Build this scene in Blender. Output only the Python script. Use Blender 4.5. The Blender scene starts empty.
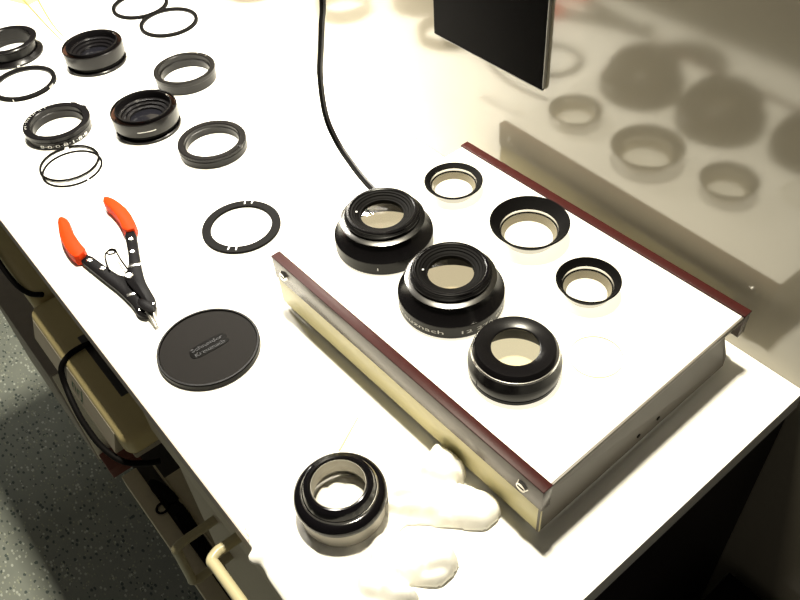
import bpy, bmesh, math, random
from mathutils import Vector, Matrix, noise
random.seed(4)
PI = math.pi
C = bpy.context.scene.collection
scene = bpy.context.scene
DESK = 0.72                                   # height of the worktop above the floor (m)

# ------------------------------------------------------------------ camera
def make_camera():
    pitch, roll, yaw, f = 0.80418, -0.08503, 2.51158, 827.06
    fwd = Vector((math.cos(yaw)*math.cos(pitch), math.sin(yaw)*math.cos(pitch), -math.sin(pitch)))
    r = fwd.cross(Vector((0, 0, 1))).normalized(); u = r.cross(fwd)
    c, s = math.cos(roll), math.sin(roll)
    r2, u2 = c*r + s*u, -s*r + c*u
    cam = bpy.data.cameras.new('camera'); o = bpy.data.objects.new('camera', cam); C.objects.link(o)
    m = Matrix((r2, u2, -fwd)).transposed().to_4x4(); m.translation = Vector((0, -0.0813, 0.6 + DESK))
    o.matrix_world = m
    cam.sensor_width = 36; cam.lens = f/800*36; cam.clip_start = 0.01
    scene.camera = o
make_camera()

# ------------------------------------------------------------------ light
w = bpy.data.worlds.new('world'); scene.world = w; w.use_nodes = True
bg = w.node_tree.nodes['Background']; bg.inputs[0].default_value = (1.0, 0.93, 0.80, 1); bg.inputs[1].default_value = 0.085

def area(name, loc, sx, sy, power, col, rot=(0, 0, 0)):
    l = bpy.data.lights.new(name, 'AREA'); l.shape = 'RECTANGLE'; l.size = sx; l.size_y = sy
    l.energy = power; l.color = col
    o = bpy.data.objects.new(name, l); C.objects.link(o); o.location = loc; o.rotation_euler = rot
    return o
area('bench_lamp', (-1.22, 0.27, DESK + 0.62), 0.40, 0.06, 10, (1.0, 0.955, 0.86))
area('task_lamp', (-0.86, 0.40, DESK + 0.36), 0.16, 0.05, 4.2, (1.0, 0.94, 0.82))
area('ceiling_lamp', (-0.61, 0.40, DESK + 2.00), 0.18, 0.10, 100, (1.0, 0.93, 0.75))

vs = scene.view_settings
vs.view_transform = 'Standard'; vs.look = 'None'; vs.gamma = 1; vs.use_curve_mapping = False; vs.exposure = 0.0

# ------------------------------------------------------------------ materials
def mat(name, col, rough=0.5, metal=0.0, spec=0.5, var=0.08, scale=60, bump=0.0, bscale=200, col2=None, emit=None, coat=0.0, ior=1.5):
    m = bpy.data.materials.new(name); m.use_nodes = True
    nt = m.node_tree; N = nt.nodes; L = nt.links; b = N['Principled BSDF']
    tc = N.new('ShaderNodeTexCoord'); nz = N.new('ShaderNodeTexNoise'); nz.inputs['Scale'].default_value = scale; nz.inputs['Detail'].default_value = 4
    L.new(tc.outputs['Object'], nz.inputs['Vector'])
    mx = N.new('ShaderNodeMix'); mx.data_type = 'RGBA'
    c2 = col2 or tuple(max(0, c*(1-var)) for c in col); c1 = col if col2 else tuple(c*(1+var) for c in col)
    mx.inputs[6].default_value = (*c1, 1); mx.inputs[7].default_value = (*c2, 1)
    L.new(nz.outputs['Fac'], mx.inputs[0]); L.new(mx.outputs[2], b.inputs['Base Color'])
    b.inputs['Roughness'].default_value = rough; b.inputs['Metallic'].default_value = metal
    b.inputs['Specular IOR Level'].default_value = spec; b.inputs['IOR'].default_value = ior
    if coat: b.inputs['Coat Weight'].default_value = coat; b.inputs['Coat Roughness'].default_value = 0.05
    if bump:
        n2 = N.new('ShaderNodeTexNoise'); n2.inputs['Scale'].default_value = bscale; n2.inputs['Detail'].default_value = 3
        bp = N.new('ShaderNodeBump'); bp.inputs['Strength'].default_value = bump; bp.inputs['Distance'].default_value = 0.001
        L.new(tc.outputs['Object'], n2.inputs['Vector']); L.new(n2.outputs['Fac'], bp.inputs['Height']); L.new(bp.outputs[0], b.inputs['Normal'])
    if emit:
        b.inputs['Emission Color'].default_value = (*emit[0], 1); b.inputs['Emission Strength'].default_value = emit[1]
    return m

def glass_mat(name, tint=(0.93, 0.9, 0.82), ior=1.5):
    m = bpy.data.materials.new(name); m.use_nodes = True
    nt = m.node_tree; N = nt.nodes; L = nt.links
    out = N['Material Output']; N.remove(N['Principled BSDF'])
    t = N.new('ShaderNodeBsdfTransparent'); g = N.new('ShaderNodeBsdfGlossy'); g.inputs['Roughness'].default_value = 0.02
    nz = N.new('ShaderNodeTexNoise'); nz.inputs['Scale'].default_value = 40
    mx = N.new('ShaderNodeMix'); mx.data_type = 'RGBA'; mx.inputs[6].default_value = (*tint, 1); mx.inputs[7].default_value = (*[c*0.96 for c in tint], 1)
    L.new(nz.outputs['Fac'], mx.inputs[0]); L.new(mx.outputs[2], t.inputs[0])
    lw = N.new('ShaderNodeLayerWeight'); lw.inputs[0].default_value = 0.5
    pw = N.new('ShaderNodeMath'); pw.operation = 'POWER'; pw.inputs[1].default_value = 4.0; L.new(lw.outputs['Facing'], pw.inputs[0])
    f = N.new('ShaderNodeMath'); f.operation = 'MULTIPLY_ADD'; f.inputs[1].default_value = 0.6; f.inputs[2].default_value = ior; L.new(pw.outputs[0], f.inputs[0])
    s = N.new('ShaderNodeMixShader'); L.new(f.outputs[0], s.inputs[0]); L.new(t.outputs[0], s.inputs[1]); L.new(g.outputs[0], s.inputs[2])
    L.new(s.outputs[0], out.inputs[0])
    return m

M = {}
M['white_top'] = mat('white laminate', (0.86, 0.85, 0.80), 0.42, var=0.02, scale=8, bump=0.03, bscale=300)
M['edge'] = mat('grey brown edge band', (0.36, 0.30, 0.27), 0.5, var=0.06)
M['cab'] = mat('greige cabinet paint', (0.50, 0.44, 0.335), 0.5, var=0.08, scale=220, bump=0.05)
M['handle'] = mat('cream plastic handle', (0.46, 0.41, 0.25), 0.3, spec=0.3, var=0.05)
M['wall'] = mat('glossy grey wall panel', (0.33, 0.298, 0.228), 0.10, spec=0.5, ior=2.0, var=0.05, scale=5, bump=0.015, bscale=60)
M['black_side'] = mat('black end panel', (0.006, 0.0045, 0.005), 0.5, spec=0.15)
M['wallshade'] = mat('lower wall shade', (0.016, 0.013, 0.012), 0.45, spec=0.25)  # near-black brown painting the shade on the wall below worktop height
M['blackcard'] = mat('matt black board', (0.0018, 0.0014, 0.0016), 0.75, spec=0.03)
M['cardedge'] = mat('grey board edge', (0.22, 0.21, 0.185), 0.5)
M['anod'] = mat('black anodised metal', (0.004, 0.0036, 0.004), 0.24, spec=0.2, var=0.2)
M['gloss'] = mat('gloss black enamel', (0.003, 0.0026, 0.0034), 0.13, spec=0.3, var=0.2)
M['satin'] = mat('satin black metal', (0.005, 0.0045, 0.0044), 0.33, spec=0.2, var=0.2)
M['matt'] = mat('matt black lining', (0.003, 0.0027, 0.0027), 0.6, spec=0.06)
M['silver'] = mat('bare machined aluminium', (0.72, 0.70, 0.66), 0.28, metal=1.0, var=0.05)
M['steel'] = mat('polished steel', (0.78, 0.76, 0.72), 0.2, metal=1.0, var=0.04)
M['chamfer'] = mat('glint chamfer metal', (0.15, 0.147, 0.143), 0.24, metal=1.0, var=0.1)  # lamp highlight put into a brighter metal than the barrel
M['seat'] = mat('ground grey seat', (0.22, 0.195, 0.14), 0.5, var=0.1)
M['greymetal'] = mat('satin grey metal', (0.34, 0.32, 0.28), 0.45, metal=0.5, var=0.1)
M['copper'] = mat('coppery bare metal', (0.72, 0.38, 0.26), 0.35, metal=0.7, var=0.1)
M['ink'] = mat('white engraving', (0.80, 0.80, 0.78), 0.5)
M['dullink'] = mat('dull grey engraving', (0.62, 0.61, 0.57), 0.5)
M['cap'] = mat('black pebbled plastic', (0.0072, 0.0062, 0.0058), 0.55, spec=0.07, var=0.25, scale=900, bump=0.25, bscale=1800)
M['capgloss'] = mat('smooth black plastic', (0.004, 0.0035, 0.0035), 0.3, spec=0.12)
M['orange'] = mat('orange vinyl grip', (0.50, 0.032, 0.003), 0.5, spec=0.05, var=0.06)
M['toolblack'] = mat('black oxide steel', (0.003, 0.0026, 0.003), 0.4, spec=0.06, var=0.3)
M['maroon'] = mat('maroon painted rail', (0.036, 0.0078, 0.0068), 0.4, spec=0.10, var=0.2, scale=150, bump=0.06, bscale=500)
M['mauve'] = mat('grey mauve rail face', (0.135, 0.112, 0.102), 0.26, spec=0.5, var=0.08)
M['cream'] = mat('cream enamelled steel', (0.74, 0.67, 0.38), 0.35, var=0.05)
M['panelgrey'] = mat('warm grey steel', (0.135, 0.12, 0.10), 0.42, spec=0.3, var=0.05)
M['dark'] = mat('dark interior shade', (0.03, 0.026, 0.022), 0.7)  # near-black that paints the shade of gaps and recesses
M['diffuser'] = mat('opal acrylic', (0.50, 0.49, 0.45), 0.38, var=0.01, emit=((1.0, 0.93, 0.74), 1.02))
M['cotton'] = mat('white cotton', (0.88, 0.86, 0.80), 0.9, spec=0.1, var=0.03, scale=400, bump=0.25, bscale=1500)
M['beige'] = mat('beige enamel', (0.58, 0.48, 0.235), 0.42, var=0.05, scale=20)
M['beigelight'] = mat('pale beige enamel', (0.40, 0.36, 0.28), 0.5, var=0.05)
M['casegrey'] = mat('grey steel case', (0.30, 0.265, 0.225), 0.5, var=0.1)
M['caselit'] = mat('case end painted lit', (0.86, 0.81, 0.66), 0.5, var=0.06)  # paler than casegrey for the light falling on the end face
M['board'] = mat('pale buff board', (0.58, 0.51, 0.36), 0.5, var=0.06)
M['red'] = mat('dark red box', (0.16, 0.045, 0.03), 0.5, var=0.2)
M['rubber'] = mat('black rubber cord', (0.012, 0.010, 0.012), 0.4)
M['green'] = mat('green ink', (0.01, 0.09, 0.045), 0.5)
M['stick'] = mat('pale wood', (0.30, 0.25, 0.09), 0.6, var=0.1)
M['threadmat'] = mat('pale thread', (0.55, 0.5, 0.34), 0.8)
M['paper'] = mat('yellow paper', (0.50, 0.45, 0.17), 0.7)
M['glass'] = glass_mat('lens glass', (0.80, 0.76, 0.67), 0.03)
M['paleglass'] = glass_mat('pale lens glass', (0.91, 0.88, 0.78), 0.03)
M['clearglass'] = glass_mat('clear glass', (0.992, 0.99, 0.98), 0.03)
def refract_mat(name):
    m = mat(name, (0.985, 0.98, 0.965), 0.01, var=0.005); b = m.node_tree.nodes['Principled BSDF']
    b.inputs['Transmission Weight'].default_value = 1.0; b.inputs['IOR'].default_value = 1.52
    return m
M['lensglass'] = refract_mat('refracting lens glass')
M['edgeglass'] = mat('ground glass edge', (0.62, 0.58, 0.44), 0.5)
M['darkglass'] = mat('dark coated glass', (0.006, 0.006, 0.008), 0.06, spec=0.7)

def floor_mat():
    m = mat('speckled vinyl', (0.40, 0.425, 0.37), 0.5, spec=0.15, scale=14, col2=(0.30, 0.33, 0.30), bump=0.05, bscale=80)
    nt = m.node_tree; N = nt.nodes; L = nt.links; b = N['Principled BSDF']
    base = b.inputs['Base Color'].links[0].from_socket
    tc = N['Texture Coordinate']
    for sc, thr, col in ((95, 0.88, (0.66, 0.70, 0.63)), (80, 0.86, (0.13, 0.16, 0.15)), (130, 0.90, (0.50, 0.53, 0.42))):
        mp = N.new('ShaderNodeMapping'); mp.inputs['Location'].default_value = (sc, sc*2, 0); mp.inputs['Scale'].default_value = (1, 1.6, 1)
        v = N.new('ShaderNodeTexVoronoi'); v.inputs['Scale'].default_value = sc; v.inputs['Randomness'].default_value = 1
        L.new(tc.outputs['Object'], mp.inputs[0]); L.new(mp.outputs[0], v.inputs['Vector'])
        sp = N.new('ShaderNodeSeparateColor'); L.new(v.outputs['Color'], sp.inputs[0])
        gt = N.new('ShaderNodeMath'); gt.operation = 'GREATER_THAN'; gt.inputs[1].default_value = thr; L.new(sp.outputs[0], gt.inputs[0])
        lt = N.new('ShaderNodeMath'); lt.operation = 'LESS_THAN'; lt.inputs[1].default_value = 0.48; L.new(v.outputs['Distance'], lt.inputs[0])
        ml = N.new('ShaderNodeMath'); ml.operation = 'MULTIPLY'; L.new(gt.outputs[0], ml.inputs[0]); L.new(lt.outputs[0], ml.inputs[1])
        mx = N.new('ShaderNodeMix'); mx.data_type = 'RGBA'; L.new(ml.outputs[0], mx.inputs[0]); L.new(base, mx.inputs[6]); mx.inputs[7].default_value = (*col, 1)
        base = mx.outputs[2]
    L.new(base, b.inputs['Base Color'])
    return m
M['floor'] = floor_mat()

# ------------------------------------------------------------------ helpers (all mesh coordinates in millimetres)
def link(name, verts, faces, m, parent=None, smooth=None, kind=None):
    me = bpy.data.meshes.new(name); me.from_pydata([Vector(v)*0.001 for v in verts], [], faces)
    bm = bmesh.new(); bm.from_mesh(me); bmesh.ops.recalc_face_normals(bm, faces=bm.faces); bm.to_mesh(me); bm.free()
    return link_mesh(name, me, m, parent, smooth, kind)
def link_mesh(name, me, m, parent=None, smooth=None, kind=None):
    for mm in (m if isinstance(m, (list, tuple)) else [m]): me.materials.append(M[mm])
    if smooth is not None:
        me.polygons.foreach_set('use_smooth', [True]*len(me.polygons)); me.set_sharp_from_angle(angle=math.radians(smooth))
    o = bpy.data.objects.new(name, me); C.objects.link(o)
    if parent: o.parent = parent
    if kind: o['kind'] = kind
    return o
def thing(name, label, cat, loc, rz=0, group=None, rot=None):
    o = bpy.data.objects.new(name, None); C.objects.link(o); o.empty_display_size = 0.02
    o.location = (loc[0]/1000, loc[1]/1000, loc[2]/1000 + DESK); o.rotation_euler = rot or (0, 0, rz)
    o['label'] = label; o['category'] = cat
    if group: o['group'] = group
    return o
def tag(o, label, cat, group=None):
    o['label'] = label; o['category'] = cat
    if group: o['group'] = group
    return o
def at(o, x, y, z, rz=0):
    o.location = (x/1000, y/1000, z/1000 + DESK); o.rotation_euler = (0, 0, rz); return o

def lathe_data(prof, n=72, closed=True, teeth=None, taper=None):
    """prof = (r, z) loop; teeth = set of profile indices whose radius is notched"""
    V, F = [], []; k = len(prof)
    for i in range(n):
        a = 2*PI*i/n; c, s = math.cos(a), math.sin(a)
        for j, (r, z) in enumerate(prof):
            rr = r - (teeth[1] if teeth and j in teeth[0] and (i//teeth[2]) % 2 else 0)
            V.append((rr*c, rr*s, z))
    for i in range(n):
        b0, b1 = i*k, ((i+1) % n)*k
        for j in range(k if closed else k-1):
            j2 = (j+1) % k
            F.append((b0+j, b1+j, b1+j2, b0+j2))
    return V, F
def lathe(name, prof, m, parent=None, n=72, closed=True, teeth=None, smooth=32):
    V, F = lathe_data(prof, n, closed, teeth)
    bm = bmesh.new(); bv = [bm.verts.new(Vector(v)*0.001) for v in V]
    for f in F: bm.faces.new([bv[i] for i in f])
    bmesh.ops.remove_doubles(bm, verts=bm.verts, dist=1e-7)
    bmesh.ops.dissolve_degenerate(bm, edges=bm.edges, dist=1e-8)
    bmesh.ops.recalc_face_normals(bm, faces=bm.faces)
    me = bpy.data.meshes.new(name); bm.to_mesh(me); bm.free()
    return link_mesh(name, me, m, parent, smooth)
def rect(r0, r1, z0, z1, ch=0.5):
    return [(r0, z0+ch), (r0+ch, z0), (r1-ch, z0), (r1, z0+ch), (r1, z1-ch), (r1-ch, z1), (r0+ch, z1), (r0, z1-ch)]
def lens_disc(name, r, z, t, sag, m, parent, n=48):
    prof = []
    for i in range(9): q = i/8; prof.append((max(r*q, 0.001), z - t/2 - sag*0.3*(1-q*q)))
    for i in range(8, -1, -1): q = i/8; prof.append((max(r*q, 0.001), z + t/2 + sag*(1-q*q)))
    return lathe(name, prof, m, parent, n, closed=False)

def box_bm(x0, x1, y0, y1, z0, z1, bev=0.0, seg=2):
    bm = bmesh.new(); bmesh.ops.create_cube(bm, size=1)
    for v in bm.verts: v.co = Vector(((x0+x1)/2 + v.co.x*(x1-x0), (y0+y1)/2 + v.co.y*(y1-y0), (z0+z1)/2 + v.co.z*(z1-z0)))*0.001
    if bev: bmesh.ops.bevel(bm, geom=bm.edges[:], offset=bev*0.001, segments=seg, profile=0.5, affect='EDGES')
    return bm
def box(name, x0, x1, y0, y1, z0, z1, m, parent=None, bev=0.6, seg=2, smooth=35, kind=None):
    bm = box_bm(x0, x1, y0, y1, z0, z1, bev, seg)
    me = bpy.data.meshes.new(name); bm.to_mesh(me); bm.free()
    return link_mesh(name, me, m, parent, smooth, kind)
def prism(name, pts, z0, z1, m, parent=None, bev=0.8, holes=None):
    bm = bmesh.new(); vs_ = [bm.verts.new(Vector((x, y, z0))*0.001) for x, y in pts]
    f = bm.faces.new(vs_); r = bmesh.ops.extrude_face_region(bm, geom=[f])
    for v in r['geom']:
        if isinstance(v, bmesh.types.BMVert): v.co.z = z1*0.001
    bmesh.ops.recalc_face_normals(bm, faces=bm.faces)
    if bev:
        ed = [e for e in bm.edges if abs(e.verts[0].co.z-e.verts[1].co.z) < 1e-7]
        bmesh.ops.bevel(bm, geom=ed, offset=bev*0.001, segments=2, profile=0.5, affect='EDGES')
    me = bpy.data.meshes.new(name); bm.to_mesh(me); bm.free()
    return link_mesh(name, me, m, parent, 35)
def smooth_loop(pts, it=2):
    for _ in range(it):
        q = []
        for i in range(len(pts)):
            a, b = pts[i], pts[(i+1) % len(pts)]
            q += [(a[0]*.75+b[0]*.25, a[1]*.75+b[1]*.25), (a[0]*.25+b[0]*.75, a[1]*.25+b[1]*.75)]
        pts = q
    return pts
def spline(pts, per=8):
    P = [Vector(p) for p in pts]; out = []
    for i in range(len(P)-1):
        p0, p1, p2, p3 = P[max(i-1, 0)], P[i], P[i+1], P[min(i+2, len(P)-1)]
        for k in range(per):
            t = k/per
            out.append(0.5*((2*p1) + (-p0+p2)*t + (2*p0-5*p1+4*p2-p3)*t*t + (-p0+3*p1-3*p2+p3)*t**3))
    out.append(P[-1]); return out
def tube(name, pts, r, m, parent=None, per=8, n=10, rfun=None, closed=False):
    P = spline(pts, per) if per else [Vector(p) for p in pts]
    V, F = [], []; up = Vector((0, 0, 1)); T0 = None
    N = len(P)
    for i, p in enumerate(P):
        t = (P[(i+1) % N] - P[i-1]) if closed else (P[min(i+1, N-1)] - P[max(i-1, 0)]); t.normalize()
        if T0 is None:
            a = t.orthogonal() if abs(t.z) > .95 else t.cross(up)
        else:
            a = a - t*a.dot(t)
        a.normalize(); T0 = t; b = t.cross(a); rr = rfun(i/(N-1)) if rfun else r
        for k in range(n):
            an = 2*PI*k/n; V.append(p + a*(math.cos(an)*rr) + b*(math.sin(an)*rr))
    for i in range(N if closed else N-1):
        i2 = (i+1) % N
        for k in range(n):
            F.append((i*n+k, i*n+(k+1) % n, i2*n+(k+1) % n, i2*n+k))
    if not closed:
        F.append(tuple(range(n-1, -1, -1))); F.append(tuple((N-1)*n+k for k in range(n)))
    return link(name, V, F, m, parent, smooth=50)
def text_mesh(body, extrude=0.0):
    cu = bpy.data.curves.new('text', 'FONT'); cu.body = body; cu.size = 1; cu.extrude = extrude; cu.resolution_u = 2
    o = bpy.data.objects.new('text', cu); C.objects.link(o)
    bpy.context.view_layer.update()
    dg = bpy.context.evaluated_depsgraph_get()
    me = bpy.data.meshes.new_from_object(o.evaluated_get(dg)); bpy.data.objects.remove(o); bpy.data.curves.remove(cu)
    return me
def fit_text(me, w_, h_):
    xs = [v.co.x for v in me.vertices]; ys = [v.co.y for v in me.vertices]
    sx = w_/(max(xs)-min(xs)); sy = h_/(max(ys)-min(ys))
    for v in me.vertices: v.co.x = (v.co.x-min(xs))*sx; v.co.y = (v.co.y-min(ys))*sy
def wrap_text(body, r, a0, a1, z0, h, m, parent, name='lettering'):
    me = text_mesh(body); bm = bmesh.new(); bm.from_mesh(me); bmesh.ops.triangulate(bm, faces=bm.faces)
    bm.to_mesh(me); bm.free(); fit_text(me, 1, 1)
    for v in me.vertices:
        a = math.radians(a0 + (a1-a0)*v.co.x); z = z0 + h*v.co.y
        v.co = Vector((r*math.cos(a), r*math.sin(a), z))*0.001
    return link_mesh(name, me, m, parent)
def arc_marks(r, ang, z0, z1, width, m, parent, name='index_mark', out=0.25):
    for a in ang:
        a = math.radians(a); d = width/r/2; V = []
        for aa, rr in ((a-d, r-0.5), (a+d, r-0.5), (a+d, r+out), (a-d, r+out)):
            V += [(rr*math.cos(aa), rr*math.sin(aa), z0), (rr*math.cos(aa), rr*math.sin(aa), z1)]
        link(name, V, [(0, 2, 3, 1), (2, 4, 5, 3), (4, 6, 7, 5), (6, 0, 1, 7), (0, 6, 4, 2), (1, 3, 5, 7)], m, parent)
def face_marks(list_, z, m, parent, name='mark'):
    for r0, r1, a, wd in list_:
        a = math.radians(a); c, s = math.cos(a), math.sin(a)
        V = [(r_*c - t*s, r_*s + t*c, zz) for zz in (z-0.1, z+0.2) for r_, t in ((r0, -wd/2), (r1, -wd/2), (r1, wd/2), (r0, wd/2))]
        link(name, V, [(0, 1, 2, 3), (4, 5, 6, 7)] + [(i, (i+1) % 4, 4+(i+1) % 4, 4+i) for i in range(4)], m, parent)

# ------------------------------------------------------------------ setting
box('floor', -3600, 2600, -2600, 450, -740, -720, 'floor', bev=0, smooth=None, kind='structure')
box('wall_back', -3600, 2600, 450, 500, -720, 1900, 'wall', bev=0, smooth=None, kind='structure')

box('wall_shade_1', -138, 2600, 441, 450.5, -720, -25, 'wallshade', bev=0.5, kind='structure')  # dark sheet added over the lower wall in place of shade

# worktop
wt = thing('worktop', 'long white laminate worktop with a grey brown front edge', 'worktop', (0, 0, 0))
box('laminate_top', -1470, -138.7, 1.2, 449.8, -24, 0, 'white_top', wt, bev=0.4)
box('front_edge', -1470, -138.7, 0, 1.2, -24, -0.2, 'edge', wt, bev=0)

# drawer cabinet under the right end
cb = thing('drawer_cabinet', 'greige cabinet with cream bar handles under the right end of the worktop', 'cabinet', (0, 0, 0))
box('body', -575, -150, 33, 440, -700, -25, 'cab', cb)
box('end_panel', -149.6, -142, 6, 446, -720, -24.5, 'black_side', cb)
box('plinth', -570, -152, 45, 430, -720, -701, 'dark', cb)
dr = box('drawer', -574, -152, 5, 32.5, -96, -30, 'cab', cb, bev=1)
dd = box('door', -574, -364, 15, 32.5, -696, -99, 'cab', cb, bev=1)
d2 = box('door', -361, -152, 15, 32.5, -696, -99, 'cab', cb, bev=1)
def handle(p, a, b, out, r=5.2):
    a, b = Vector(a), Vector(b); d = (b-a).normalized(); o_ = Vector((0, -out, 0)); c = 13
    P = [a, a+o_*0.55, a+o_*(1-c*0.6/out), a+o_+d*c*0.25*1.2, a+o_+d*c, a+o_+(b-a)*0.5, b+o_-d*c, b+o_-d*c*0.3, b+o_*(1-c*0.6/out), b+o_*0.55, b]
    return tube('handle', P, r, 'handle', p, per=6, n=12)
handle(dr, (-388, 6, -60), (-262, 6, -60), 31)
handle(dd, (-507, 16, -203), (-507, 16, -286), 51)
handle(d2, (-214, 16, -203), (-214, 16, -286), 51)

# knee space: shelf, two beige machines, grey case, buff board, red box, keys
kd = box('shelf', -1460, -577, 25, 440, -164, -150, 'dark'); tag(kd, 'shelf coloured as in shade under the worktop carrying the beige machines', 'shelf')  # shelf is near-black for the shade it stands in
def machine(x0, x1, yf, top, label, text=False):
    t = thing('office_machine', label, 'machine', (x0, yf, -150))
    L_ = x1-x0; hgt = top+150
    box('housing', 0, L_, 0, 190, 5, hgt, 'beige', t, bev=13, seg=6, smooth=40)
    box('base', 4, L_-4, 6, 185, 0, 8, 'beigelight', t, bev=2)
    return t, L_, hgt
t, L_, hg = machine(-852, -590, -25, -106, 'beige machine with a black slot and green letters under the worktop')
V = [(x, y, z) for x in (13, L_-24) for y, z in ((2, 33), (-0.4, 32), (-8.5, 4.5), (-8, 2.5), (2, 2.5))]
link('front_panel', V, [(0, 1, 2, 3, 4), (9, 8, 7, 6, 5)] + [(k, (k+1) % 5, 5+(k+1) % 5, 5+k) for k in range(5)], 'beigelight', t)
box('slot', 92, 208, 27, 62, hg-3, hg+1, 'rubber', t, bev=1)
me = text_mesh('nrJ'); fit_text(me, 28, 20)
for v in me.vertices:
    q = 0.2 + v.co.y/31.1; v.co = Vector((128 + v.co.x, -8.5 + 8.1*q - 0.35, 4.5 + 27.5*q + 0.2))*0.001
link_mesh('lettering', me, 'green', t)
tube('cord', [(112, 42, hg), (114, 26, hg+5), (112, 8, hg+1), (110, -6, hg-14), (122, -12, 10), (150, -16, 2), (176, -17.5, 0), (215, -16, -1), (246, -6, -6), (262, 12, -9), (268, 26, -12)], 3.5, 'matt', t, per=8)
t, L_, hg = machine(-1420, -856, -15, -100, 'long olive beige machine at the left under the worktop')
tube('cord', [(300, 10, hg+3), (400, 0, hg+1), (466, -4, hg-4), (500, -4, hg-6), (530, -2, hg-5), (555, 4, hg-2), (570, 14, hg+1)], 3.5, 'matt', t, per=8)

cs = thing('steel_case', 'dark grey steel case with its end painted pale as if lit, standing on the floor', 'case', (-1440, -30, -720))
box('lid', 0, 350, 0, 320, 215, 262, 'casegrey', cs, bev=1.5)
box('body', 1, 349, 1, 319, 0, 211, 'casegrey', cs, bev=1.5)
box('end_panel', 349, 353, 4, 318, 6, 258, 'caselit', cs, bev=1)  # end face lightened in colour for the light it catches
bd = thing('floor_board', 'flat pale buff boards lying on the floor under the dark keys', 'board', (-1004, -14, -720))
box('front_board', 0, 424, 0, 30, 0, 34, 'board', bd, bev=1.5)
box('gap_shade', 2, 424, 30.2, 56, 0, 20, 'dark', bd, bev=0.5)  # near-black filler painting the shadow gap between the boards
box('strip', 12, 424, 56.2, 59, 0, 38, 'board', bd, bev=0.5)
box('rear_board', 56, 424, 59.2, 110, 0, 34, 'board', bd, bev=1.5)
kp = box('knee_shade_panel', -1460, -960, 100, 112, -720, -165, 'dark'); tag(kp, 'dark upright panel added as shade in the knee space behind the steel case', 'panel')  # added dark sheet that gives the knee space its deep shade
rb = thing('red_box', 'small dark red box on the floor beside the steel case', 'box', (-1082, -24, -720))
box('carton', 0, 46, 0, 60, 0, 26, 'red', rb, bev=1); box('lid', -0.6, 46.6, -0.6, 60.6, 19, 26.8, 'red', rb, bev=1)

ky = thing('key_bunch', 'bunch of dark keys with a ring and strap on the buff boards', 'keys', (-880, 22, -686))
tube('key_ring', [(-13 + math.cos(i*PI/12)*10, -9 + math.sin(i*PI/12)*11, 2.2) for i in range(24)], 2.2, 'toolblack', ky, per=0, closed=True, n=8)
prism('fob', smooth_loop([(-78, -2), (-60, -8), (-40, -6), (-24, 2), (-6, 4), (-2, 22), (-30, 22), (-70, 10)], 1), 0.3, 9, 'toolblack', ky, 1.2)
prism('strap', smooth_loop([(-10, 4), (30, 2), (70, -4), (136, -7), (138, -2), (96, 16), (50, 22), (-6, 22)], 1), 0.3, 7, 'toolblack', ky, 1.0)
for i in range(4):
    a = math.radians(-14 + i*7); L1 = 58 + 6*(i % 3); c, s_ = math.cos(a), math.sin(a); z0 = 7.3 + 2.1*i
    pts = smooth_loop([(2, -8), (18, -8), (18, -3.5), (L1, -3.5), (L1+3, 0), (L1, 3.5), (18, 3.5), (18, 8), (2, 8)], 1)
    prism('key', [(x*c - y*s_ + 4, x*s_ + y*c + 10) for x, y in pts], z0, z0+1.9, 'toolblack', ky, 0.3)

bc = thing('dark_fill_box', 'low black box added to keep the gap right of the worktop dark', 'cabinet', (-120, 20, -720))  # added black box that hides the lit floor and darkens this corner
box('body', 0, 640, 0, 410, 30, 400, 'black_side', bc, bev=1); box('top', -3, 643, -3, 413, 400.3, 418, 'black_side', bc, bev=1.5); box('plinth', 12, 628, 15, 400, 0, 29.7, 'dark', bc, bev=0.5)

# black board on the wall
bp_ = thing('wall_board', 'matt black board hanging on the glossy wall above the cord', 'board', (-620.8, 450, 160))
box('panel', 0, 156.6, -4, -1, 0, 420, 'blackcard', bp_, bev=0.4)
box('side_edge', 156.7, 157.9, -4, -0.6, 2, 420, 'cardedge', bp_, bev=0.2)
box('bottom_edge', 0, 156.6, -4, -0.6, -1.0, -0.1, 'cardedge', bp_, bev=0.2)

# ------------------------------------------------------------------ light box
lb = thing('light_box', 'light box with opal glass top and maroon rails on the worktop', 'light box', (-542.5, 167.2, 0), 0.018944)
W_, D_, H_ = 348.0, 258.8, 68.6
box('diffuser', 1.5, W_-2.5, 9.6, D_-9.6, 60.5, 66.8, 'diffuser', lb, bev=0.5)
for y0, s in ((0, 1), (D_-9.5, -1)):
    rl = box('rail', 0, W_, y0, y0+9.5, 41, 66.3, 'mauve', lb, bev=0.5)
    box('top_strip', -0.3, W_+0.3, y0-0.3, y0+9.8, 66.4, 68.6, 'maroon', rl, bev=0.4)
    yf = y0-0.1 if s > 0 else y0+9.6
    for xs_ in (17, W_-20):
        bm = bmesh.new()
        bmesh.ops.create_cone(bm, cap_ends=True, segments=20, radius1=0.0058, radius2=0.0046, depth=0.0024)
        bmesh.ops.rotate(bm, verts=bm.verts, cent=(0, 0, 0), matrix=Matrix.Rotation(PI/2*s, 3, 'X'))
        bmesh.ops.translate(bm, verts=bm.verts, vec=(xs_/1000, (yf-1.0*s)/1000, 0.0535))
        me = bpy.data.meshes.new('screw'); bm.to_mesh(me); bm.free(); sc = link_mesh('screw', me, 'steel', rl, 30)
        box('slot', xs_-3.2, xs_+3.2, yf-2.3*s-0.15, yf-2.3*s+0.15, 52.8, 54.2, 'matt', rl, bev=0)
box('front_panel', 1.2, W_-1.2, 1.4, 3, 6.5, 41, 'cream', lb, bev=0.3)
box('rear_panel', 1.2, W_-34, D_-3, D_-1.4, 6.5, 41, 'cream', lb, bev=0.3)
box('left_panel', 1.2, 3, 9.6, D_-9.6, 6.5, 60.4, 'panelgrey', lb, bev=0.3)
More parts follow.
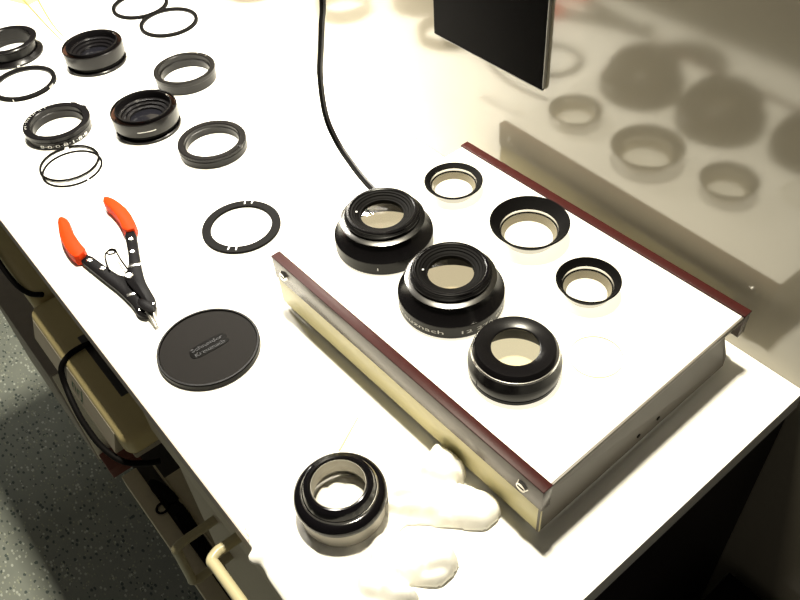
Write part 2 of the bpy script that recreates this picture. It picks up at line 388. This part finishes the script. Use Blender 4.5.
V = [(W_-1.6, 0.8, 6.5), (W_-1.6, 243, 6.5), (W_-1.6, 243, 20), (W_-8, 236, 56), (W_-1.6, 0.8, 60.2)]
V = V + [(x-2.0, y, z) for x, y, z in V]
link('end_panel', V, [(0, 1, 2, 3, 4), (9, 8, 7, 6, 5), (0, 5, 6, 1), (1, 6, 7, 2), (2, 7, 8, 3), (3, 8, 9, 4), (4, 9, 5, 0)], 'panelgrey', lb)
box('lip', W_-2.4, W_-0.4, 8, D_-8, 60.6, 66.4, 'panelgrey', lb, bev=0.5)
box('base_plate', 4, W_-16, 4, D_-4, 6.2, 8.2, 'panelgrey', lb, bev=0.3)
box('inner_wall', W_-22, W_-20, 4, D_-4, 8.3, 60.2, 'dark', lb, bev=0)
for yy in (121, 147):
    bm = bmesh.new(); bmesh.ops.create_cone(bm, cap_ends=True, segments=14, radius1=0.0021, radius2=0.0021, depth=0.0008)
    bmesh.ops.rotate(bm, verts=bm.verts, cent=(0, 0, 0), matrix=Matrix.Rotation(PI/2, 3, 'Y')); bmesh.ops.translate(bm, verts=bm.verts, vec=((W_-1.4)/1000, yy/1000, 0.018))
    me = bpy.data.meshes.new('hole'); bm.to_mesh(me); bm.free(); link_mesh('screw_hole', me, 'matt', lb)
for fx, fy in ((30, 18), (W_-22, 18), (30, D_-18), (W_-22, D_-18)):
    f_ = lathe('foot', [(0.01, 0), (6.5, 0), (7.5, 1), (7.5, 6), (0.01, 6)], 'rubber', lb, n=20, closed=False)
    f_.location = (fx/1000, fy/1000, 0)
BOX = H_ - 1.8                                     # height of the opal surface (66.8)

# power cord of the light box: twin flex hanging from above
cd = thing('power_cord', 'black twin power cord hanging down to the back of the light box', 'cord', (-545, 318, 0))
path = [(-1, 0, 42), (-30, 1, 38), (-64, 6, 38), (-92, 10, 44), (-113, 12, 54), (-128, 12, 74), (-133, 12, 98), (-131, 12, 136), (-122, 12, 170), (-114, 12, 200), (-106, 12, 232), (-100, 13, 330), (-100, 13, 620)]
tube('flex', path, 1.9, 'matt', cd); tube('flex', [(x+1.2, y+2.8, z+2.0) for x, y, z in path], 1.9, 'rubber', cd)
box('strain_relief', -6, 1, -5, 6, 38, 49, 'rubber', cd, bev=1.5)

# ------------------------------------------------------------------ optics on the light box
def big_lens(x, y, label, lettered):
    t = thing('lens_cell', label, 'lens', (x, y, BOX), group='flared lens cells on the light box')
    mt = lathe('mount_ring', [(44.5, 0), (46.6, 0.2), (47, 1), (47, 14.2), (46.4, 15), (46.0, 15.2), (38.4, 27.5), (38.0, 29.0), (33, 29.0), (33, 27), (42, 14), (43.5, 12), (43.5, 0.6)], 'anod', t, n=96)
    band = lathe('knurled_band', [(46.9, 2.0), (47.12, 2.2), (47.12, 13.6), (46.9, 13.8)], 'satin', t, n=96)
    lathe('barrel', [(33.5, 28.6), (38.6, 28.6), (39.2, 29.3), (35.0, 30.5), (35.3, 33.0), (35.6, 34.2), (35.4, 35.4), (34.6, 35.8), (34.6, 36.6), (33.9, 37.0), (33.9, 38.2), (33.1, 39.2), (31.0, 39.6), (30.2, 39.2), (29.6, 32), (30, 30), (32.5, 30)], 'anod', t, n=96)
    lathe('front_funnel', [(29.5, 31), (30.1, 39.1), (29.4, 38.4), (27.6, 38.2), (27.0, 37.4), (25.2, 36.9), (24.6, 35.9), (22.4, 35.3), (21.6, 34.6), (20.3, 34.4), (20.0, 33.6), (20.2, 30.5), (28, 30.5)], 'matt', t, n=96)
    lathe('chamfer', [(34.2, 29.6), (39.6, 29.4), (39.95, 30.2), (35.2, 32.1), (34.2, 32.0)], 'chamfer', t, n=96)  # bright, shallow slope shaped to mirror the overhead lamp
    lathe('trim_ring', [(31.4, 39.2), (32.6, 39.2), (32.5, 39.8), (31.5, 39.8)], 'gloss', t, n=80)
    lens_disc('lens_glass', 20.3, 31.8, 1.2, 1.6, 'glass', t)
    if lettered:
        wrap_text('Schneider-', 47.2, -196, -122, 5.6, 4.2, 'dullink', t)
        wrap_text('Kreuznach', 47.2, -117, -50, 5.6, 4.2, 'dullink', t)
        wrap_text('12 276 603', 47.2, -31, 33, 5.6, 3.6, 'dullink', t)
    else:
        arc_marks(47.1, [-46], 6, 9, 0.9, 'ink', t)
    face_marks([(23.0, 24.6, -132, 1.6), (27.6, 29.0, -126, 1.2)], 37.4, 'ink', t)
    return t
big_lens(-485.4, 260.5, 'black flared lens cell on the light box nearest the power cord', False)
big_lens(-384.4, 255.4, 'black flared lens cell with white lettering round its base', True)

t = thing('lens_cell', 'squat black lens cell with a thin silver band near the maroon rail', 'lens', (-290.3, 239.6, BOX))
lathe('mount_ring', [(34, 0), (36.2, 0), (37, 0.8), (37, 4.2), (36.4, 4.8), (36.4, 5.6), (37.4, 6.2), (38.2, 8), (38.2, 14.6), (37.6, 16), (35.2, 24.3), (32.6, 24.5), (32.6, 3)], 'anod', t, n=96)
lathe('silver_band', [(32.8, 23.4), (35.3, 23.4), (35.6, 24.0), (34.9, 25.6), (32.8, 25.8)], 'steel', t, n=96)
lathe('front_ring', [(32.6, 25.4), (34.4, 25.5), (32.4, 29.6), (31.6, 30.2), (20.6, 29.6), (19.6, 29.0), (19.3, 28.0), (20.4, 26.5), (31, 26)], 'anod', t, n=96)
lens_disc('lens_glass', 20.2, 26.8, 1.0, 1.2, 'paleglass', t)
arc_marks(38.3, [-97], 7.6, 13, 0.8, 'satin', t)

def funnel(x, y, b, ro, oz, R, h, label):
    t = thing('lens_element', label, 'lens', (x, y, BOX), group='cone mounted lens elements on the light box')
    lathe('cone_mount', [(ro, oz), (ro+1.6, oz-1.6), (R-0.2, h-1.2), (R, h-0.5), (R-0.4, h), (R-1.2, h), (ro+1.4, oz+1.0)], 'matt', t, n=96)
    lathe('silver_rim', [(ro-0.1, oz-0.1), (ro+1.4, oz-1.6), (b+3.4, 2.6), (b+1.6, 0.2), (b+0.7, 0.2), (b+2.0, 2.6), (ro-0.2, oz-2.9)], 'silver', t, n=96)
    lathe('retaining_ring', [(ro-1.3, oz-3.7), (ro-0.2, oz-4.0), (ro-0.1, oz-2.9), (ro-1.0, oz-2.8)], 'matt', t, n=80)
    lathe('seat', [(ro-1.2, oz-3.8), (b+0.2, 0.3), (b+0.7, 0.4), (b+1.8, 2.4), (ro-0.4, oz-3.8)], 'seat', t, n=80)
    lens_disc('lens_glass', ro-1.4, oz-3.4, 0.6, 2.0, 'clearglass', t)
    return t
funnel(-496.5, 359.8, 18.8, 23.5, 10.4, 29.6, 13.9, 'small cone mounted lens element nearest the far end of the maroon rail')
funnel(-395.4, 364.4, 22.6, 27.5, 11.1, 37.5, 20.2, 'largest of the cone mounted lens elements, beside the far maroon rail')
funnel(-309.0, 348.7, 17.6, 22.4, 10.7, 28.5, 17.0, 'small cone mounted lens element nearest the right end of light box')

t = thing('bare_lens', 'bare clear lens lying on the light box near its right end', 'lens', (-254.5, 298.4, BOX))
lathe('glass_body', [(0.001, 0), (21.6, 0), (22, 0.4), (22, 1.2), (21.4, 1.6), (16, 2.5), (9, 3.0), (0.001, 3.2)], 'clearglass', t, n=72, closed=False)
lathe('ground_edge', [(21.9, 0.2), (22.15, 0.3), (22.15, 1.2), (21.9, 1.3)], 'edgeglass', t, n=72)

# ------------------------------------------------------------------ lens on the glove
t = thing('lens_cell', 'gloss black flanged lens cell resting on the white gloves', 'lens', (-314.5, 74, 6.5))
lathe('barrel', [(32.0, -0.6), (34.2, -0.6), (34.8, 0.2), (35.0, 17), (30, 18), (32.0, 16)], 'greymetal', t, n=96)
lathe('flange', [(28, 17.0), (34.6, 17.0), (36.6, 18.6), (37.3, 21), (36.9, 23.6), (35.4, 26.2), (33.0, 27.8), (30.6, 28.3), (28, 28.3)], 'gloss', t, n=96)
lathe('silver_band', [(28, 28.0), (30.7, 28.0), (30.9, 28.5), (29.9, 29.4), (28, 29.5)], 'silver', t, n=96)
lathe('front_ring', [(21.6, 30.5), (22.2, 36.2), (23.0, 37.6), (24.4, 38.0), (27.4, 36.2), (29.6, 31.2), (29.8, 29.2), (23, 28.5), (21.6, 29)], 'gloss', t, n=96)
lathe('inner_sleeve', [(21.7, 36), (21.5, 36), (21.5, 20), (29.6, 17), (29.6, 2), (29.9, 2), (29.9, 17.4), (21.7, 20.4)], 'greymetal', t, n=72)
lens_disc('lens_glass', 21.3, 27, 1.0, 2.0, 'clearglass', t)

# ------------------------------------------------------------------ gloves (one inflated cloth surface each)
def capsule(px, py, a, b, r0, r1):
    ax, ay = a; bx, by = b; dx, dy = bx-ax, by-ay; L2 = dx*dx+dy*dy
    u = max(0, min(1, ((px-ax)*dx+(py-ay)*dy)/L2)) if L2 else 0
    r = r0+(r1-r0)*u
    return r - math.hypot(px-ax-dx*u, py-ay-dy*u), r, u
def glove(name, caps, x0, x1, y0, y1, label, step=1.6, zoff=0.3, grooves=()):
    nx, ny = int((x1-x0)/step)+1, int((y1-y0)/step)+1
    hs, idx, V, F = {}, {}, [], []
    for i in range(nx):
        for j in range(ny):
            x, y = x0+i*step, y0+j*step; best = -1
            wx = x + 2.6*noise.noise(Vector((x*.045, y*.045, 3.1))); wy = y + 2.6*noise.noise(Vector((x*.045, y*.045, 9.7)))
            for a, b, r0, r1, H in caps:
                d, r, u = capsule(wx, wy, a, b, r0, r1)
                if d > 0:
                    q = min(1, d/r); e = min(1.0, d/6.0)
                    h = H*(0.45*math.sqrt(max(0, 1-(1-e)**2)) + 0.55*math.sqrt(max(0, 1-(1-q)**2)))
                    best = max(best, h)
            if best > 0:
                k = noise.noise(Vector((x*.03+y*.05, x*.012-y*.02, 1.7)))
                k2 = abs(noise.noise(Vector((x*.055, y*.055, 5.2))))
                wr = 1 + 0.22*k - 0.30*max(0, 0.18-k2)*4
                for ga, gb, gw, gd in grooves:
                    dd = -capsule(wx, wy, ga, gb, 0, 0)[0]
                    wr *= 1 - gd*math.exp(-(dd/gw)**2)
                hs[(i, j)] = max(0.4, best*wr)
    def vert(i, j, top):
        key = (i, j, top)
        if key not in idx:
            x, y = x0+i*step, y0+j*step; h = hs.get((i, j), 0.0) if top else 0.0
            z = zoff + h
            if y < -1:                       # cloth bends down over the worktop edge
                d = -1-y; y2, z2 = -1.0 - (h+0.3 if top else 0.3), zoff + 0.2 - d
                if top: z2 = zoff + h*max(0, 1-d/6) - d
                P = (x, y2, z2)
            else: P = (x, y, z)
            idx[key] = len(V); V.append(P)
        return idx[key]
    cells = [(i, j) for i in range(nx-1) for j in range(ny-1) if sum(((i+a, j+b) in hs) for a in (0, 1) for b in (0, 1)) >= 3]
    cs_ = set(cells)
    for i, j in cells:
        q = [(i, j), (i+1, j), (i+1, j+1), (i, j+1)]
        F.append(tuple(vert(a, b, True) for a, b in q)); F.append(tuple(vert(a, b, False) for a, b in reversed(q)))
        for (di, dj), (p, r) in (((-1, 0), (3, 0)), ((1, 0), (1, 2)), ((0, -1), (0, 1)), ((0, 1), (2, 3))):
            if (i+di, j+dj) not in cs_:
                F.append((vert(*q[p], True), vert(*q[p], False), vert(*q[r], False), vert(*q[r], True)))
    o = link(name, V, F, 'cotton', None, smooth=80)
    me = o.data; bm = bmesh.new(); bm.from_mesh(me)
    for _ in range(3): bmesh.ops.smooth_vert(bm, verts=bm.verts, factor=0.45, use_axis_x=True, use_axis_y=True, use_axis_z=True)
    bm.to_mesh(me); bm.free(); me.set_sharp_from_angle(angle=math.radians(80))
    o.location = (0, 0, DESK)
    return tag(o, label, 'glove')
glove('cotton_glove', [((-345, 40), (-312, 88), 38, 44, 3.2), ((-318, 100), (-310, 140), 28, 24, 7), ((-290, 150), (-281, 161), 18, 12, 21), ((-300, 163), (-283, 162), 9, 11, 20),
                        ((-298, 110), (-241, 155), 22, 17, 19), ((-310, 50), (-262, 66), 42, 30, 6), ((-258, 76), (-230, 98), 18, 17, 19), ((-236, 96), (-227, 101), 16, 14, 23),
                        ((-250, 56), (-223, 66), 15, 8, 18), ((-335, 14), (-230, 20), 17, 40, 6), ((-328, 0), (-311, 18), 7.5, 5.5, 9), ((-314.5, 74), (-314, 74), 27, 27, 22)],
      -400, -170, -9, 184, 'crumpled white cotton glove with its fingers against the light box',
      grooves=[((-314, 172), (-301, 136), 4.5, 0.8), ((-301, 132), (-268, 150), 2.6, 0.8), ((-287, 157), (-274, 164), 1.8, 0.4), ((-294, 92), (-258, 120), 3.0, 0.7), ((-258, 150), (-236, 152), 1.8, 0.4), ((-290, 108), (-272, 128), 2.2, 0.4),
               ((-254, 80), (-246, 112), 3.5, 0.8), ((-240, 70), (-212, 82), 3.0, 0.8), ((-226, 88), (-216, 100), 1.8, 0.35), ((-330, 16), (-300, 24), 3.0, 0.7), ((-316, 22), (-306, 10), 3.0, 0.7), ((-300, 24), (-262, 12), 2.6, 0.6), ((-270, 60), (-262, 84), 4, 0.4)])

# ------------------------------------------------------------------ parts on the worktop
# lens cap with its raised badge
t = thing('lens_cap', 'large round black lens cap with an embossed badge beside the pliers', 'lens cap', (-540.9, 80.6, 0))
lathe('rim', [(46.6, 0), (49.2, 0), (49.8, 0.8), (49.8, 6.2), (49.0, 7.2), (47.6, 7.2), (46.9, 6.4), (46.6, 5)], 'capgloss', t, n=128)
lathe('disc', [(0.001, 5.6), (46.8, 5.6), (46.8, 3.5), (0.001, 3.5)], 'cap', t, n=96, closed=False)
ba = math.radians(86)
def rb_(x, y): c, s = math.cos(ba), math.sin(ba); return (x*c - y*s, x*s + y*c)
bg_ = prism('badge', [rb_(*p) for p in smooth_loop([(-20, -1.5), (-18, -6.5), (-10, -8), (16, -7.5), (21, -4.5), (19, -1.2), (21, 2), (20, 6), (14, 8.5), (-10, 8), (-18, 6)], 2)], 5.5, 6.1, 'matt', t, bev=0.2)
for txt, oy, wd in (('Schneider', 1.2, 33), ('Kreuznach', -5.8, 31)):
    me = text_mesh(txt, 0.05); fit_text(me, wd, 4.6)
    zs = [v.co.z for v in me.vertices]; z0 = min(zs); dz = max(zs)-z0 or 1
    for v in me.vertices:
        x, y = rb_(v.co.x - wd/2, v.co.y + oy); v.co = Vector((x, y, 6.0 + 0.45*(v.co.z-z0)/dz))*0.001
    link_mesh('raised_lettering', me, 'capgloss', bg_)

# flat ring
t = thing('spacer_ring', 'flat wide black ring with white marks between cap and power cord', 'ring', (-674.5, 200.6, 0))
lathe('ring_body', rect(34.2, 44.1, 0, 3.0, 0.4), 'matt', t, n=96)
face_marks([(37.5, 42.5, 142, 1.5), (38.5, 43.5, 130, 1.5), (35.5, 40.5, -53, 1.6), (35.5, 40.5, -40, 1.6)], 3.0, 'ink', t)

def thin_ring(x, y, r, wd, h, label, group=None, ribs=0):
    t = thing('thin_ring', label, 'ring', (x, y, 0), group='thin black rings on the worktop')
    lathe('ring_body', rect(r-wd, r, 0, h, 0.4), 'matt', t, n=96)
    lathe('inner_step', [(r-wd-0.6, 0.3), (r-wd+0.3, 0.3), (r-wd+0.3, h*0.5), (r-wd-0.6, h*0.5)], 'gloss', t, n=80)
    if ribs: arc_marks(r, [30+i*2.5 for i in range(5)] + [-70, -40], 0.6, h-0.5, 0.7, 'silver', t, name='tab', out=0.5)
    return t
thin_ring(-1246.6, 368.1, 44.4, 5.2, 4.6, 'thin black ring cut by the top edge of the picture')
thin_ring(-1161.7, 373.6, 44.6, 5.2, 4.6, 'thin black ring leaning against another ring at the top', ribs=0)
thin_ring(-1153.4, 137.9, 44.6, 6.0, 5.0, 'thin black ring with small tabs beside the spool at left edge', ribs=1)

# wire snap rings
def clip(x, y, r, z, a0, a1, label, tilt):
    P = [(r*math.cos(math.radians(a0+(a1-a0)*i/72)), r*math.sin(math.radians(a0+(a1-a0)*i/72)), 0.8) for i in range(73)]
    o = tube('snap_ring', P, 1.45, 'matt', None, per=0, n=8)
    at(o, x, y, z); o.rotation_euler = tilt
    return tag(o, label, 'snap ring', 'wire snap rings')
clip(-916, 104.8, 35.7, 0, 10, 366, 'thin black wire snap ring lying lowest beside the pliers', (0, 0, 0))
clip(-927.2, 106.5, 35.5, 1.55, 166, 518, 'thin black wire snap ring with a gap, lying atop the other', (0, 0, 0))

# threaded rings C, D, E
t = thing('adapter_ring', 'plain black adapter ring behind the second cup shaped cell', 'ring', (-997.1, 312.7, 0))
lathe('ring_body', [(33.5, 0.6), (34, 0), (40.3, 0), (41.0, 0.6), (42.0, 12.5), (42.4, 13), (42.4, 17.8), (41.8, 18.5), (36.4, 18.5), (35.6, 17.6), (35.6, 11), (33.5, 10.4)], 'satin', t, n=96)
face_marks([(37.8, 41.6, 100, 1.2), (37.8, 41.6, 122, 1.2)], 18.45, 'silver', t)
t = thing('adapter_ring', 'black adapter ring with a knurled rim near the power cord', 'ring', (-827.3, 255.2, 0))
lathe('ring_body', [(33.0, 0.6), (33.5, 0), (41.6, 0), (42.2, 0.6), (42.2, 8.6), (41.0, 9.2), (41.0, 10.0), (35.4, 10.2), (33.0, 9)], 'satin', t, n=96)
lathe('knurled_rim', [(34.0, 9.8), (41.8, 9.8), (42.6, 10.4), (42.6, 13.5), (41.8, 14.2), (34.8, 14.2), (34.0, 13.4)], 'anod', t, n=240, teeth=({2, 3, 4}, 0.8, 2))
box('locking_lug', 37.5, 42.9, -3, 3, 10.2, 15.0, 'anod', t, bev=0.5).rotation_euler = (0, 0, math.radians(28))
t = thing('aperture_ring', 'black ring engraved with numbers above the wire snap rings', 'ring', (-1004.9, 127.7, 0))
lathe('ring_body', [(32.0, 0.6), (32.6, 0), (39.4, 0), (40.6, 0.8), (41.8, 9.6), (41.0, 10.2), (41.0, 11.0), (34.0, 11.0), (32.0, 10)], 'satin', t, n=96)
lathe('grip_rim', [(33.6, 10.6), (41.9, 10.6), (42.7, 11.4), (42.7, 16.0), (42.0, 16.8), (34.6, 16.8), (33.8, 16.0)], 'anod', t, n=96)
wrap_text('8\u00b70\u00b70\u00b78\u00b71\u00b78\u00b78', 41.6, -58, 34, 2.4, 4.2, 'ink', t)
arc_marks(42.7, [95, 98, 101, 120, 123, 126, 129], 11.5, 16.6, 1.6, 'anod', t, name='lug', out=1.2)
random.seed(9)
face_marks([(37.2+random.random()*2, 39.5+random.random()*2.2, 178+i*6.5+random.random()*4, 0.35+random.random()*0.5) for i in range(13)], 16.75, 'dullink', t, name='scratch')

# cup shaped cells
def cup_cell(x, y, label, marks):
    t = thing('shutter_cell', label, 'lens', (x, y, 0), group='cup shaped cells on the worktop')
    lathe('base_ring', [(34, 0), (40.8, 0), (41.7, 0.8), (41.7, 3.4), (40.6, 4.2), (36, 4.4), (34, 3.6)], 'anod', t, n=96)
    lathe('neck', [(34, 4.0), (37.4, 4.0), (37.4, 10.5), (34, 10.5)], 'matt', t, n=80)
    lathe('sleeve', [(34, 10.2), (39.5, 10.0), (41.6, 11), (42.4, 12.4), (42.5, 28.4), (41.9, 29.2), (41.2, 29.0), (41.0, 13.5), (34, 12.6)], 'satin', t, n=96)
    lathe('sleeve_lining', [(40.9, 14), (40.98, 14), (40.98, 25.5), (40.9, 25.5)], 'copper', t, n=96)
    lathe('inner_cup', [(35.2, 12.8), (36.2, 13), (36.6, 29.5), (36.0, 31.2), (35.0, 31.2), (34.2, 29.6), (33.6, 22), (30.4, 21.0), (30.0, 18.6), (26.0, 18.0), (25.6, 15.6), (21.5, 15.0), (21.2, 12.4), (30, 12.2)], 'anod', t, n=96)
    lathe('lens_glass', [(21.2, 12.6), (15, 14.6), (8, 15.6), (0.001, 15.9), (0.001, 11), (21.2, 11)], 'darkglass', t, n=64, closed=False)
    if marks:
        arc_marks(42.5, [-40 + i*1.9 for i in range(17)], 18.5, 19.5, 0.95, 'ink', t, name='engraved_line', out=0.1)
    for a in (100, 62): face_marks([(36.4, 41.4, a, 2.6)], 24, 'satin', t, name='bridge')
    face_marks([(34.6, 36.2, 84, 1.2), (34.6, 36.2, 92, 4)], 31.1, 'silver', t)
    return t
cup_cell(-1134.7, 242.1, 'cup shaped black cell with pinkish inner gap, farther of the pair', False)
cup_cell(-930.8, 218.9, 'cup shaped black cell with a fine white line, nearer of the pair', True)

# spool
t = thing('spool_ring', 'black flanged spool ring cut by the left edge of the picture', 'ring', (-1249.7, 158.8, 0))
lathe('lower_flange', [(33.5, 0.5), (34, 0), (43.6, 0), (44.3, 0.8), (44.3, 3.2), (43.0, 4.2), (38, 7.5), (33.5, 7.5)], 'anod', t, n=96)
lathe('tube', [(33.2, 7.2), (35.6, 7.2), (35.0, 18.5), (33.2, 18.5)], 'satin', t, n=80)
lathe('upper_flange', [(33.2, 18.2), (36, 18.2), (41.4, 21.5), (42.1, 22.4), (42.1, 24.0), (41.2, 24.8), (34.0, 24.8), (33.2, 24.0)], 'anod', t, n=96)
arc_marks(44.3, [-12, -9.5], 0.8, 3.2, 1.6, 'silver', t)

# circlip pliers
pl = thing('circlip_pliers', 'circlip pliers with orange grips and a wire spring on worktop', 'pliers', (0, 0, 0))
def bar(name, pts, z0, z1, m, p, bev=0.9, it=1): return prism(name, smooth_loop(pts, it), z0, z1, m, p, bev)
lh = bar('lever', [(-752, 37.2), (-750, 50), (-704.7, 57.4), (-688, 61.5), (-683.4, 70.2), (-668, 71), (-658, 69), (-648, 64), (-634, 62), (-621, 59), (-616.5, 55), (-618.8, 51), (-627.8, 47.8), (-638.2, 50.4), (-669.2, 48.8), (-696.0, 44.7)], 2.5, 7.5, 'toolblack', pl)
rh = bar('lever', [(-748, 95), (-746, 108), (-688.2, 85), (-661.0, 75.8), (-641.9, 73), (-626.7, 71), (-616.5, 65), (-615, 60.5), (-626.7, 59.9), (-646.5, 61.5), (-666.5, 60.0), (-682, 62.0), (-689.9, 72), (-711.7, 82.5)], 7.6, 12, 'toolblack', pl)
bar('grip', [(-818.7, 54), (-819.5, 49), (-811, 44.5), (-783.5, 35.8), (-756.5, 32.8), (-739.4, 35.4), (-745.2, 50.2), (-764.2, 50.0), (-787.6, 52), (-808.0, 57)], 0.3, 15, 'orange', lh, bev=2.6, it=1)
bar('grip', [(-818.3, 104.5), (-813, 109.5), (-800.1, 113.4), (-774.1, 115.4), (-738.5, 108.6), (-743.4, 93.2), (-768.8, 99.4), (-787.9, 100.6), (-808.8, 99.0)], 0.3, 15.5, 'orange', rh, bev=2.6, it=1)
def stud(name, x, y, z, r, h, m, p):
    o = lathe(name, [(0.001, 0), (r, 0), (r, h*0.6), (r*0.75, h), (0.001, h)], m, p, n=20, closed=False); o.location = (x/1000, y/1000, z/1000); return o
for x, y in ((-735, 46.5), (-713, 51.5)): stud('rivet', x, y, 7.3, 3.1, 1.2, 'steel', lh)
for x, y in ((-729.4, 94.5), (-709.5, 86.5)): stud('rivet', x, y, 11.8, 2.9, 1.2, 'steel', rh)
stud('pivot_bolt', -677.5, 66.4, 11.8, 4.4, 1.8, 'steel', pl)
stud('jaw_screw', -629, 52.5, 7.3, 1.4, 1.2, 'steel', lh); stud('jaw_screw', -622.5, 66.2, 11.8, 1.4, 1.2, 'steel', rh)
def bar_mark(x, y, z, ln, wd, ang, m, p):
    o = box('bright_strip', -ln/2, ln/2, -wd/2, wd/2, 0, 0.8, m, p, bev=0.2); o.location = (x/1000, y/1000, z/1000); o.rotation_euler = (0, 0, ang); return o
bar_mark(-688.5, 78.6, 11.7, 13.5, 4.6, math.radians(65), 'steel', rh)
bar_mark(-656, 57.2, 7.3, 10.5, 4.6, math.radians(75), 'steel', lh)
tube('spring', [(-704.2, 55.4, 9), (-717.7, 58.4, 9), (-728.5, 62.5, 9), (-732, 67.5, 9.5), (-728.5, 72.5, 10), (-723, 71.5, 10.5), (-724.5, 66, 11), (-729, 65.5, 11), (-730.5, 70.5, 11.5), (-726, 73.8, 12), (-719, 73, 12), (-706.7, 71.4, 11), (-690.0, 70.6, 10)], 0.95, 'matt', pl, per=6, n=8)
bar('jaw_plate', [(-640, 58.5), (-624, 66.5), (-612.5, 62.5), (-612, 59), (-622, 54), (-634, 54)], 11.8, 13.8, 'toolblack', rh, bev=0.5)
for dy in (-1.6, 1.6):
    tube('tip', [(-622, 59.4+dy*1.2, 8), (-612, 58+dy, 6.5), (-601, 56.2+dy*0.7, 4.5)], 1.5, 'silver', pl, per=4, n=10, rfun=lambda u: 2.3-1.3*u)

# stick, paper corner, thread
o = tube('wooden_stick', [(-1227, 235, 1.2), (-1300, 241, 1.2), (-1420, 262, 1.2)], 1.0, 'stick', None, per=4, rfun=lambda u: 0.5+0.9*min(1, u*1.5)); o.location.z = DESK
tag(o, 'thin pale wooden stick pointing at the farther cup shaped cell', 'stick')
o = tube('wooden_stick', [(-1227, 229, 1.2), (-1300, 232, 1.2), (-1420, 240, 1.2)], 1.0, 'stick', None, per=4, rfun=lambda u: 0.5+0.9*min(1, u*1.5)); o.location.z = DESK
tag(o, 'shorter pale wooden stick lying left of the other stick', 'stick')
o = prism('paper_slip', [(-1510, 190), (-1387, 238), (-1395, 262), (-1520, 235)], 0.1, 0.5, 'paper', None, bev=0); o.location.z = DESK
tag(o, 'yellowish paper slip at the far left end of the worktop', 'paper')
o = tube('thread', [(-364, 106, 1), (-372, 122, 1), (-381, 140, 1)], 0.6, 'threadmat', None, per=4, n=6, rfun=lambda u: 1.0-0.7*u); o.location.z = DESK
tag(o, 'short loose thread on the worktop above the white glove', 'thread')
